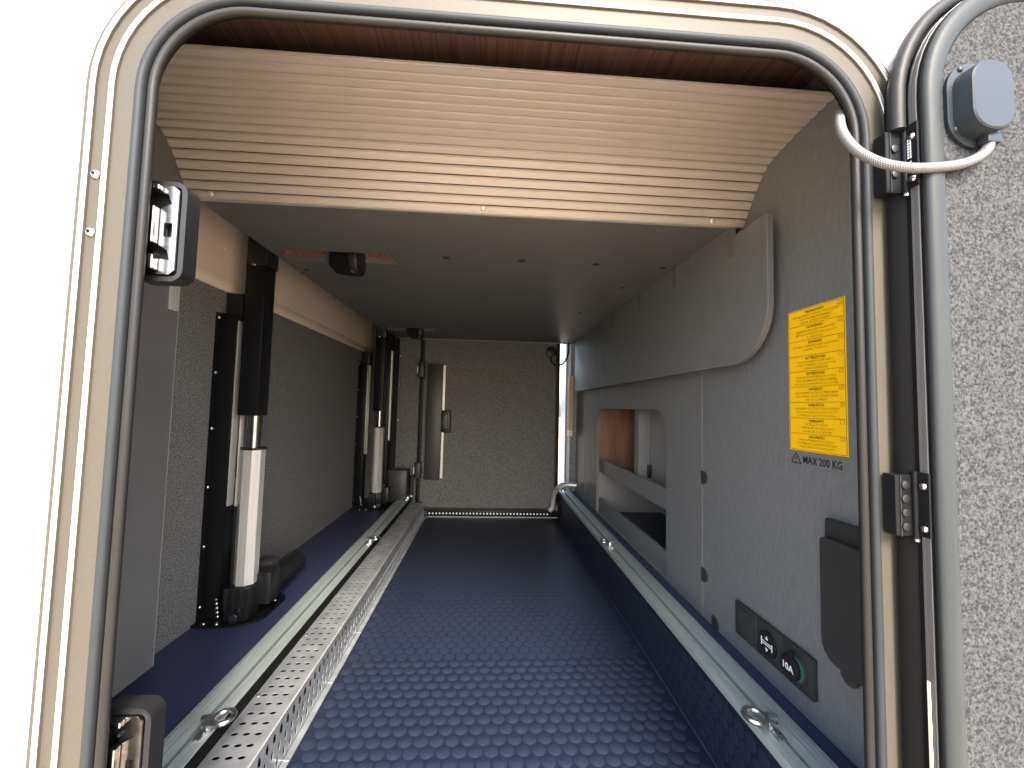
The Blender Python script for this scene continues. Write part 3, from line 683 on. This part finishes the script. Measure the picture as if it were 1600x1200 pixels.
# ------------------------------------------------------------------ hatch door folded back flat beside the opening
hdoor = thing('hatch_door', 'grey carpet-lined hatch door swung open at the right of the opening', 'door', (.47, .42, -.05))
DX0, DX1, DZ0, DZ1, DR = .484, 1.34, -.05, 1.220, .150
def dloop(o, n=12): return rrect(DX0 + o, DX1 - o, DZ0 + o, DZ1 - o, DR - o, n)
def dring(profile, n=12):
    m = MB(); m.loft([[(p[0], y_, p[1]) for p in dloop(o, n)] for o, y_ in profile], True, True); return m
MB().prism([dloop(.003)], XZ, .4142, .4345).build('leaf', 'gelcoat', hdoor)
dring([(.003, .4420), (-.0105, .4418), (-.0110, .4405), (-.0030, .4310), (-.001, .4285), (.0025, .4280)]).build('gasket_and_gap_shade', 'black_matte', hdoor, angle=70)  # rubber edge, flared out in black to paint the shaded gap by the frame
dring([(.0028, .4279), (.0008, .4276), (.0008, .4262), (.0014, .4258), (.0014, .4244), (.0008, .4240), (.0028, .4236)]).build('gasket_rib', 'black_matte', hdoor)
dring([(.0029, .4234), (.0000, .4232), (.0000, .4212), (.0010, .4210), (.0010, .4188), (.0000, .4186), (.0000, .4150), (.0029, .4148)]).build('edge_channel', 'alu_dark', hdoor, angle=20)
dring([(.0029, .4146), (.0012, .4144), (.0012, .4112), (.0040, .4112)]).build('edge_joint', 'black_matte', hdoor)
dring([(.0042, .4138), (.0020, .4108), (.0030, .4070), (.0070, .4045), (.0150, .4040), (.0210, .4052), (.0245, .4078), (.0262, .4115), (.0262, .4138)]).build('inner_lip', 'lip_grey', hdoor, angle=60)
MB().prism([dloop(.0264)], XZ, .4098, .4140).build('carpet_panel', 'carpet_door', hdoor)
# foam remnant on the channel
m = MB(); pts = []
zz = [.415 - .012 * k for k in range(11)]
outl = [(.4185 + random.uniform(0, .0012), z) for z in zz] + [(.4222, z) for z in zz[::-1]]
m.prism([outl], lambda a, b_, d: (d, a, b_), DX0 - .0010, DX0 - .0001); m.build('foam_residue', 'foam', hdoor)
# bulb seal ending at the top hinge
m = MB(); arc = [(DX0 - .012, .436 - .006, z) for z in (1.045, 1.03 + .02)][:1] + [(DX0 - .012 + 0, .430, 1.05)]
q = [(a, b_) for a, b_ in rrect(DX0 - .010, DX1, DZ0, DZ1 + .010, DR + .010, 14)]
top = [p for p in q if p[1] > 1.075 and p[0] < .70]
top = sorted(top, key=lambda p: math.atan2(p[1] - (DZ1 - DR), -(p[0] - (DX0 + DR))))
m.tube([(p[0], .428, p[1]) for p in [(DX0 - .010, 1.036), (DX0 - .010, 1.055)] + top + [(.68, DZ1 + .010)]], .0085, 12); m.build('bulb_seal', 'rubber', hdoor, angle=70)

def hinge(z0, z1, n, label, marks=False):
    p = thing('hinge', label, 'hinge', (.466, .43, z0), 'black hinges between frame and open door')
    MB().box(.4610, .4830, .4290, .4443, z0, z1, .0008, 1).build('frame_leaf', 'black_paint', p)
    MB().box(.4655, .4665, .4280, .4289, z0, z1).build('leaf_rib', 'rubber_grey', p)
    MB().cyl((.4830, .4275, z0 - .002), (.4830, .4275, z1 + .004), .0036, 14).build('knuckle', 'black_paint', p)
    MB().cyl((.4830, .4275, z0 - .0050), (.4830, .4275, z0 - .0021), .0034, 12).build('pin', 'chrome', p)
    MB().box(.4815, .4838, .4120, .4255, z0 + .002, z1 + .004, .0006, 1).build('door_leaf', 'black_paint', p)
    for k in range(n):
        z = z0 + (z1 - z0) * (k + .7) / (n + .4)
        MB().cyl((.4610 + .0095, .4290, z), (.4610 + .0095, .4262, z), .0046, 14, bev=.0008).build('screw', 'black_plastic', p)
    for f in (.16, .84):
        z = z0 + (z1 - z0) * f
        MB().dome((.4815, .4185, z), (-1, 0, 0), .0040, .0028, 12).build('bolt', 'chrome', p)
    if marks:
        m = MB()
        for k in range(7):
            zz_ = 1.022 - k * .0034
            m.box(.4809, .4814, .4212, .4228 , zz_ - .0022, zz_); m.box(.4809, .4814, .4190, .4202, zz_ - .0026, zz_)
        m.prism([[(.4228, .995), (.4190, .995), (.4209, .9905)]], YZ, .4809, .4814); m.build('printed_marks', 'white_print', p)
    return p
hinge(.962, 1.036, 2, 'black hinge at the top right of the hatch behind the cable', True)
hinge(.566, .634, 4, 'black four-screw hinge halfway down the right side of the hatch')

# cable cover on the door
cc = thing('cable_cover', 'rounded blue-grey cable cover screwed to the carpet of the open door', 'cover', (.52, .41, .97))
px, pz = .5450, 1.0560
MB().prism([rrect(px - .033, px + .033, pz - .050, pz + .050, .0325, 10)], XZ, .4058, .4097).build('back_plate', 'cover_grey', cc)
m = MB(); lo = rrect(px - .0262, px + .0262, pz - .0410, pz + .0410, .0245, 10); li = rrect(px - .0245, px + .0245, pz - .0395, pz + .0395, .0230, 10)
m.loft([[(a, .4057, b_) for a, b_ in lo], [(a, .3885, b_) for a, b_ in li]]); f_ = rrect(px - .0228, px + .0228, pz - .0378, pz + .0378, .0212, 10)
m.loft([[(a, .3885, b_) for a, b_ in li], [(a, .3872, b_) for a, b_ in f_]])
m.prism([f_], XZ, .3872, .3880); m.build('hood', 'cover_grey', cc, angle=40)
for a, b_ in ((-.024, -.030), (-.016, .042)):
    MB().dome((px + a, .4058, pz + b_), (0, -1, 0), .0036, .0024, 10).build('screw', 'black_plastic', cc)
MB().box(px + .000, px + .017, .394, .4056, pz - .0500, pz - .0380, .002).build('outlet', 'cover_grey', cc)
ctrl = [(.5535, .400, 1.012), (.549, .400, .999), (.534, .401, .988), (.512, .402, .981), (.476, .404, .977), (.450, .408, .980), (.432, .416, .991), (.421, .428, 1.012), (.420, .442, 1.041), (.431, .457, 1.070), (.450, .474, 1.095), (.49, .51, 1.11), (.57, .53, 1.12)]
m = MB(); m.tube([(*spl(ctrl, i / 10),) for i in range(10 * (len(ctrl) - 1) + 1)], .0052, 16, uv=True)
tag(m.build('braided_cable', 'cable_braid', angle=80), 'silver braided cable looping from the door cover into the opening', 'cable')
